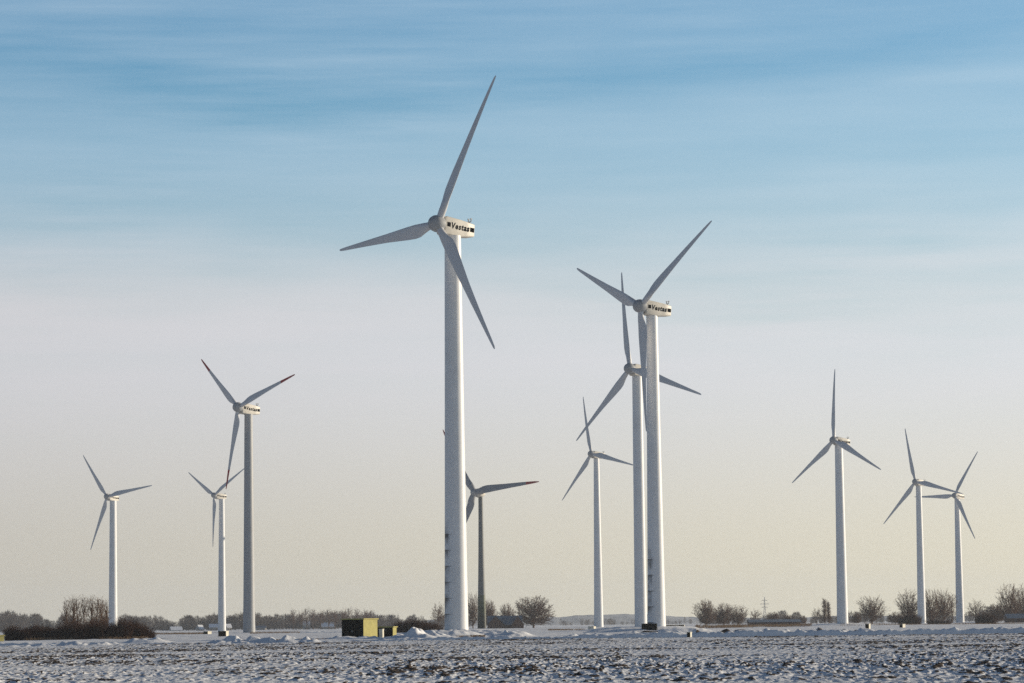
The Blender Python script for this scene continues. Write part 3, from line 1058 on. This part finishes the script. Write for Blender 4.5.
i = 0
for px in np.arange(10, 112, 3.6):
    h = 15.5 + 2.5 * math.sin(px * 0.21) + _srng.uniform(-1.5, 1.5) + (3 if px > 70 else 0)
    shrub(float(px), 552 + _srng.uniform(-5, 6), 11, h, 'dark leafless shrub grown into the long hedge at the left', 'shrubs of the long left hedge', i)
    i += 1
for px, h, w_ in [(115, 19, 11), (120, 22, 13), (125, 24, 14), (130, 22, 14), (136, 19, 14), (141, 16, 12), (147, 12, 11), (151, 9, 8)]:
    shrub(px, 545 + _srng.uniform(-3, 4), w_, h, 'dark shrub in the tapering clump right of the leftmost tower', 'shrubs right of the leftmost tower', i)
    i += 1
for px, h, w_ in [(396, 9, 13), (402, 14, 14), (409, 15, 15), (416, 15, 15), (423, 14, 15), (430, 12, 14), (437, 9, 12)]:
    shrub(px, 770 + _srng.uniform(-6, 6), w_, h, 'dark brown shrub in the low thicket left of the tallest tower', 'shrubs left of the tallest tower', i)
    i += 1
for px, h, w_ in [(904, 11, 11), (911, 14, 12), (916, 12, 10)]:
    shrub(px, 1150, w_, h, 'dark shrub in the clump at the left foot of the tower with crossing blades', 'shrubs at the crossing tower', i)
    i += 1
for px, h, w_ in [(981, 12, 11), (986, 14, 13), (991, 11, 10)]:
    shrub(px, 1120, w_, h, 'near black shrub in the round clump right of the rightmost tower', 'shrubs right of the rightmost tower', i)
    i += 1
for px, h, w_ in [(933, 6, 12), (945, 5, 12)]:
    shrub(px, 1200, w_, h, 'low brown shrub between the two rightmost towers', 'low shrubs between the towers', i)
    i += 1


# far woods: one mass
def far_wood(name, x0px, x1px, D, n, hfun, seed, conifers=0.12):
    rng = random.Random(seed)
    Vs, Fs, off = [], [], 0
    protos = []
    for s_ in range(5):
        r = random.Random(100 + s_)
        segs = [(Vector((0, 0, -0.2)), Vector((0, 0, 0.7)), 0.03, 0.015)]
        for j in range(170):
            a = r.random() * 6.283
            t_ = r.uniform(0.05, 0.95)
            rad = 0.42 * math.sqrt(max(0.02, 1 - (2 * t_ - 0.95) ** 2))
            q = rad * math.sqrt(r.random())
            p = Vector((math.cos(a) * q, math.sin(a) * q, t_))
            d = Vector((math.cos(a) * 0.5 + r.gauss(0, 0.3), math.sin(a) * 0.5 + r.gauss(0, 0.3), r.uniform(0.5, 1.2))).normalized()
            segs.append((p, p + d * r.uniform(0.10, 0.22), 0.013, 0.004))
        protos.append(tubes(segs, 3))
    for k in range(n):
        px = rng.uniform(x0px, x1px)
        Y = D + rng.uniform(0, 160)
        x = gx(px, Y)
        h = hfun(px) * Y / F_PX * rng.uniform(0.6, 1.12)
        wd = h * rng.uniform(0.45, 0.95)
        V, Fq = protos[rng.randrange(5)]
        if rng.random() < conifers:
            wd = h * 0.45
            V = V.copy()
            V[:, :2] *= (1.25 - np.clip(V[:, 2:3], 0, 1.2)) * 1.5
            h *= 1.08
        a = rng.random() * 6.283
        Q = np.stack([(V[:, 0] * math.cos(a) - V[:, 1] * math.sin(a)) * wd + x, (V[:, 0] * math.sin(a) + V[:, 1] * math.cos(a)) * wd + Y, V[:, 2] * h], 1)
        Vs.append(Q)
        Fs.append(Fq + off)
        off += len(V)
    o = link(name, mesh_np(name, np.concatenate(Vs), np.concatenate(Fs)), M['farwood'])
    o['kind'] = 'stuff'
    return o


far_wood('far_wood', -25, 400, 2480, 700, lambda p: (0.72 + 0.42 * float(vnoise(np.array([p / 17.0]), np.array([3.3]), 91)[0])) * (15.0 + 1.6 * math.sin(p * 0.055 + 0.8) + 1.2 * math.sin(p * 0.21) + (2.5 if 195 < p < 222 else 0) - max(0, (p - 330) * 0.05)), 7)
o_ = far_wood('far_wood', 395, 470, 2700, 90, lambda p: 10 + 2 * math.sin(p * 0.2), 9)
far_wood('far_wood', 700, 1060, 2300, 330, lambda p: 9 + 2.2 * math.sin(p * 0.09) + 1.0 * math.sin(p * 0.3) + max(0, (p - 900) * 0.03), 8)
far_wood('far_wood', 560, 700, 4200, 90, lambda p: 5 + 1.2 * math.sin(p * 0.25), 10, 0.0)


# dry grass along the verge
def verge(name, spans, seed):
    rng = np.random.default_rng(seed)
    A, B, r0 = [], [], []
    for x0, x1, D, dD, n, h in spans:
        px = rng.uniform(x0, x1, n)
        Y = D + rng.uniform(-dD, dD, n)
        for p, y in zip(px, Y):
            x = gx(float(p), float(y))
            if float(vnoise(np.array([x / 7.0]), np.array([y / 30.0]), 61)[0]) < 0.48:
                continue
            A.append((x, y))
            B.append(h * rng.uniform(0.4, 1.1))
    A = np.array(A)
    z, _ = terrain(A[:, 0], A[:, 1])
    segs = []
    for (x, y), zz, h in zip(A, z, B):
        l = rng.normal(0, 0.25, 2) * h
        wv = h * 0.06 + 0.02
        segs.append((Vector((x, y, zz - 0.05)), Vector((x + l[0], y + l[1], zz + h)), wv, wv * 0.35))
    o = link(name, mesh_np(name, *tubes(segs, 3)), M['straw'])
    o['kind'] = 'stuff'


verge('dry_grass', [(695, 812, 1120, 190, 9000, 0.75), (800, 1030, 1080, 90, 5000, 0.5), (840, 905, 1000, 40, 1500, 0.45), (155, 205, 900, 60, 1600, 0.5), (250, 300, 900, 50, 1400, 0.4),
                    (8, 155, 541, 3, 1000, 0.5), (548, 585, 900, 60, 1400, 0.5), (456, 485, 424, 4, 700, 0.3), (295, 345, 404, 6, 700, 0.22), (250, 300, 398, 6, 900, 0.22)], 4)


# ------------------------------------------------------------------ buildings and boxes
def shed(px0, px1, ybase, D, rot, wd, dp, ht, label, shade_door=True, group=None, roof_over=0.14):
    """flat-roofed transformer house: dark steel front, yellow rendered side"""
    x = gx((px0 + px1) / 2, D)
    root = empty('transformer_house', (x, D, at((px0 + px1) / 2, ybase, D).z))
    root.rotation_euler = (0, 0, rot)
    tag(root, label, 'shed', group)
    mb = MB()
    mb.box(-wd / 2, wd / 2, -dp / 2, dp / 2, -0.6, ht - 0.16)
    link('wall', mb.mesh('wall'), M['yellow'], root)
    mb = MB()
    mb.box(-wd / 2 - roof_over, wd / 2 + roof_over, -dp / 2 - roof_over, dp / 2 + roof_over, ht - 0.16, ht)
    link('roof', mb.mesh('roof'), M['yellow'], root)
    # the front's shade is painted in as added near-black louvred doors
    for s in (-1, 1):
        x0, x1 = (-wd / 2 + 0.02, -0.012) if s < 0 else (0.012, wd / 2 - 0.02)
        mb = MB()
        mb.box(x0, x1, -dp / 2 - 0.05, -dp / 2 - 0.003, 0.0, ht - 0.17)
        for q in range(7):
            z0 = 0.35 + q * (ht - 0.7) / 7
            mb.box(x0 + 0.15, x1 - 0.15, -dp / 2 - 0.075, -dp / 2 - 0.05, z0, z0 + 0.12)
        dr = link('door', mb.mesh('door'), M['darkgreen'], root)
        mb = MB()
        mb.box(s * 0.10 - 0.03, s * 0.10 + 0.03, -dp / 2 - 0.12, -dp / 2 - 0.05, 1.0, 1.2)
        link('handle', mb.mesh('handle'), M['steel'], dr)
    return root


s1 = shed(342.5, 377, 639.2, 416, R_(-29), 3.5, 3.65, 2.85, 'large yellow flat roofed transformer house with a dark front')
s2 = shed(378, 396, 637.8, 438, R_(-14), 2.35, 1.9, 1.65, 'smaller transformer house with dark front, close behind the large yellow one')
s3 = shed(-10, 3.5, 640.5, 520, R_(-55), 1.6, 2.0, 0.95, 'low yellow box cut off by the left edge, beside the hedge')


def cabinet(px, ybase, D, wd, dp, ht, rot, label, body='cabinet', front=True, name='cable_cabinet', cat='cabinet'):
    x = gx(px, D)
    root = empty(name, (x, D, at(px, ybase, D).z))
    root.rotation_euler = (0, 0, rot)
    tag(root, label, cat)
    mb = MB()
    mb.box(-wd / 2, wd / 2, -dp / 2, dp / 2, -0.4, ht)
    link('body', mb.mesh('body'), M[body], root)
    mb = MB()
    mb.box(-wd / 2 - 0.04, wd / 2 + 0.04, -dp / 2 - 0.06, dp / 2 + 0.04, ht, ht + 0.07)
    link('lid', mb.mesh('lid'), M[body], root)
    if front:
        mb = MB()
        mb.box(-wd / 2 + 0.02, wd / 2 - 0.02, -dp / 2 - 0.04, -dp / 2 - 0.003, 0.02, ht - 0.02)
        link('door', mb.mesh('door'), M['darkgreen'], root)  # shade on the front painted as a near-black panel
    return root


cabinet(381.5, 638.6, 412, 0.55, 0.4, 1.25, R_(-25), 'slim pale cabinet in front of the smaller transformer house', front=False)
cabinet(689.5, 637.4, 340, 0.42, 0.4, 0.55, R_(-30), 'small dark fronted box alone on the snow below the mound')
cabinet(868, 629.2, 620, 0.85, 0.7, 1.05, R_(-35), 'small cabinet with a dark front right of the lone upright turbine')
cabinet(902.5, 627.6, 730, 0.9, 1.2, 0.8, R_(-40), 'low pinkish box beside the dark shrubs at the crossing tower')
cabinet(207.5, 634.6, 830, 1.6, 1.6, 0.85, R_(-35), 'low box with a yellowish end left of the small turbine foot')
cabinet(223.5, 636.6, 640, 1.9, 1.1, 1.15, R_(-25), 'dark box at the foot of the small turbine left of the red tipped one')
cabinet(592, 629.6, 930, 2.0, 1.4, 0.95, R_(-30), 'pale little hut left of the overlapping towers', front=False)
cabinet(649.5, 628.3, 548, 2.7, 1.6, 0.80, R_(-8), 'dark low container between the two overlapping tower feet', body='darkgreen')
cabinet(674, 628.4, 560, 3.9, 1.6, 0.60, R_(-6), 'long low dark box on the right of the mound')


def gable_house(name, px, ybase, D, L, wd, eave, ridge, rot, label, wallm, roofm, cat='house', wings=(), chimney=True, windows=3, snow_part=None):
    x = gx(px, D)
    root = empty(name, (x, D, at(px, ybase, D).z))
    root.rotation_euler = (0, 0, rot)
    tag(root, label, cat)

    def body(mb, x0, x1, y0, y1, axis):
        if axis == 'x':
            ym = (y0 + y1) / 2
            mb.add([(x0, y0, -0.5), (x1, y0, -0.5), (x1, y1, -0.5), (x0, y1, -0.5), (x0, y0, eave), (x1, y0, eave), (x1, y1, eave), (x0, y1, eave), (x0, ym, ridge - 0.2), (x1, ym, ridge - 0.2)],
                   [(0, 1, 5, 4), (2, 3, 7, 6), (1, 2, 6, 9, 5), (3, 0, 4, 8, 7), (4, 5, 9, 8), (6, 7, 8, 9), (0, 3, 2, 1)])
        else:
            xm = (x0 + x1) / 2
            mb.add([(x0, y0, -0.5), (x1, y0, -0.5), (x1, y1, -0.5), (x0, y1, -0.5), (x0, y0, eave), (x1, y0, eave), (x1, y1, eave), (x0, y1, eave), (xm, y0, ridge - 0.2), (xm, y1, ridge - 0.2)],
                   [(1, 2, 6, 5), (3, 0, 4, 7), (0, 1, 5, 8, 4), (2, 3, 7, 9, 6), (5, 6, 9, 8), (7, 4, 8, 9), (0, 3, 2, 1)])

    def roof(mb, x0, x1, y0, y1, axis, t=0.22):
        o = 0.35
        if axis == 'x':
            ym = (y0 + y1) / 2
            sl_ = (ridge - eave) / ((y1 - y0) / 2)
            for a, b in ((y0 - o, ym), (y1 + o, ym)):
                za = eave - sl_ * o
                q = [(x0 - o, a, za), (x1 + o, a, za), (x1 + o, b, ridge), (x0 - o, b, ridge)]
                mb.add(q + [(p[0], p[1], p[2] + t) for p in q], [(0, 1, 2, 3), (7, 6, 5, 4), (0, 4, 5, 1), (1, 5, 6, 2), (2, 6, 7, 3), (3, 7, 4, 0)])
        else:
            xm = (x0 + x1) / 2
            sl_ = (ridge - eave) / ((x1 - x0) / 2)
            for a, b in ((x0 - o, xm), (x1 + o, xm)):
                za = eave - sl_ * o
                q = [(a, y0 - o, za), (a, y1, za), (b, y1, ridge - 0.05), (b, y0 - o, ridge - 0.05)]
                mb.add(q + [(p[0], p[1], p[2] + t) for p in q], [(0, 1, 2, 3), (7, 6, 5, 4), (0, 4, 5, 1), (1, 5, 6, 2), (2, 6, 7, 3), (3, 7, 4, 0)])
    mb = MB()
    body(mb, -L / 2, L / 2, -wd / 2, wd / 2, 'x')
    link('wall', mb.mesh('wall'), M[wallm], root)
    mb = MB()
    roof(mb, -L / 2, L / 2, -wd / 2, wd / 2, 'x')
    rf = link('roof', mb.mesh('roof'), M[roofm], root)
    for (a, b, out, rm) in wings:
        mb = MB()
        body(mb, a, b, -wd / 2 - out, -0.05, 'y')
        link('gable_wall', mb.mesh('gable_wall'), M[wallm], root)
        mb = MB()
        roof(mb, a, b, -wd / 2 - out, -0.1, 'y')
        link('gable_roof', mb.mesh('gable_roof'), M[rm], root)
    if chimney:
        mb = MB()
        mb.box(L * 0.22, L * 0.22 + 0.7, -0.35, 0.35, ridge - 0.4, ridge + 0.9)
        link('chimney', mb.mesh('chimney'), M['brick'], rf)
    for q in range(windows):
        xx = -L / 2 + L * (q + 0.5) / windows
        mb = MB()
        mb.box(xx - 0.5, xx + 0.5, -wd / 2 - 0.06, -wd / 2 - 0.005, eave * 0.35, eave * 0.35 + 1.1)
        link('window', mb.mesh('window'), M['glass'], root)
    return root


gable_house('farmhouse', 505, 628.4, 1480, 16.5, 9, 1.9, 6.0, R_(0), 'dark farmhouse with two front gables beneath the big round tree', 'brick', 'bluegrey',
            wings=((-8.6, -0.4, 3.0, 'roofdark'), (3.4, 9.2, 3.0, 'roofdark')))
gable_house('long_barn', 774, 625.4, 1420, 24, 9, 1.6, 2.6, R_(2), 'long low barn with a pale roof below the pylon', 'brick', 'bluegrey', 'barn', chimney=False, windows=0)
gable_house('barn', 1022, 623.2, 1330, 14, 9, 2.3, 4.0, R_(0), 'barn with a blue grey roof at the right edge under the trees', 'brick', 'bluegrey', 'barn', chimney=False, windows=2)
for px, yb, L, lab, rot, e_, r_h in [(176, 632.0, 9, 'far snow roofed house at the wood edge right of the dark shrub clump', 20, 1.6, 4.2), (200, 631.8, 4, 'tiny far hut between two houses at the wood edge', 40, 2.2, 5.4),
                            (214, 631.6, 7.5, 'far white roofed house just left of the small turbine tower', 5, 3.6, 6.0), (306.5, 631, 5, 'far pale house high in the wood, left one of two behind the yellow shed', 10, 5.6, 8.0),
                            (328, 631, 10, 'far long pale house in the wood nearest the yellow shed', 6, 3.8, 6.6), (228, 631.5, 4, 'tiny far house between the two left towers', 30, 3.4, 6.0), (261, 631.2, 8, 'far blue roofed hall right of the red tipped turbine', 0, 2.6, 4.2)]:
    gable_house('far_house', px, yb, 2430, L, 6, e_, r_h, R_(rot), lab, 'plaster', 'bluegrey' if 'blue' in lab else 'snowroof', windows=2, chimney=False)


# ------------------------------------------------------------------ pylon
def pylon(px, D, hpx):
    x = gx(px, D)
    H = hpx * D / F_PX
    root = empty('electricity_pylon', (x, D, gz(x, D) - 0.2))
    tag(root, 'distant lattice power pylon with three crossarms rising above the long barn', 'pylon')
    b, tp = H * 0.075, H * 0.016
    wv = 0.11
    mb = MB()
    f = lambda t_: b + (tp - b) * min(1, t_ / 0.72) if t_ < 0.72 else tp * (1 - (t_ - 0.72) / 0.28 * 0.7)
    lv = [0, 0.14, 0.27, 0.39, 0.5, 0.6, 0.68, 0.74, 0.8, 0.86, 0.93, 1.0]
    for sx, sy in ((1, 1), (1, -1), (-1, 1), (-1, -1)):
        for a, c in zip(lv[:-1], lv[1:]):
            mb.bar((sx * f(a), sy * f(a), a * H), (sx * f(c), sy * f(c), c * H), wv * 1.2, 4)
    for a, c in zip(lv[:-1], lv[1:]):
        for sy in (1, -1):
            mb.bar((f(a), sy * f(a), a * H), (-f(c), sy * f(c), c * H), wv * 0.7, 4)
            mb.bar((-f(a), sy * f(a), a * H), (f(c), sy * f(c), c * H), wv * 0.7, 4)
            mb.bar((sy * f(a), f(a), a * H), (sy * f(c), -f(c), c * H), wv * 0.7, 4)
    link('lattice', mb.mesh('lattice'), M['steel'], root)
    for t_, hw_ in ((0.62, 0.11), (0.74, 0.16), (0.87, 0.10)):
        mb = MB()
        for s in (1, -1):
            mb.bar((0, 0, t_ * H + 0.5), (s * hw_ * H, 0, t_ * H), wv, 4)
            mb.bar((0, 0, t_ * H - 0.4), (s * hw_ * H, 0, t_ * H), wv, 4)
            mb.bar((s * hw_ * H * 0.95, 0, t_ * H), (s * hw_ * H * 0.95, 0, t_ * H - 1.0), wv * 0.7, 4)
        link('crossarm', mb.mesh('crossarm'), M['steel'], root)


pylon(765, 2900, 27)


# ------------------------------------------------------------------ haze
def haze():
    mb = MB()
    mb.box(-8900, 8900, -400, 8900, -3.0, 118.0)
    m = bpy.data.materials.new('winter_haze')
    m.use_nodes = True
    t = NT(m.node_tree)
    t.n.clear()
    v = t.new('ShaderNodeVolumePrincipled', {'Color': (0.80, 0.85, 0.92, 1), 'Density': 6e-5, 'Anisotropy': 0.2})
    t.new('ShaderNodeOutputMaterial', {'Volume': v.outputs[0]})
    o = link('haze', mb.mesh('haze'), m)
    o['kind'] = 'stuff'


haze()
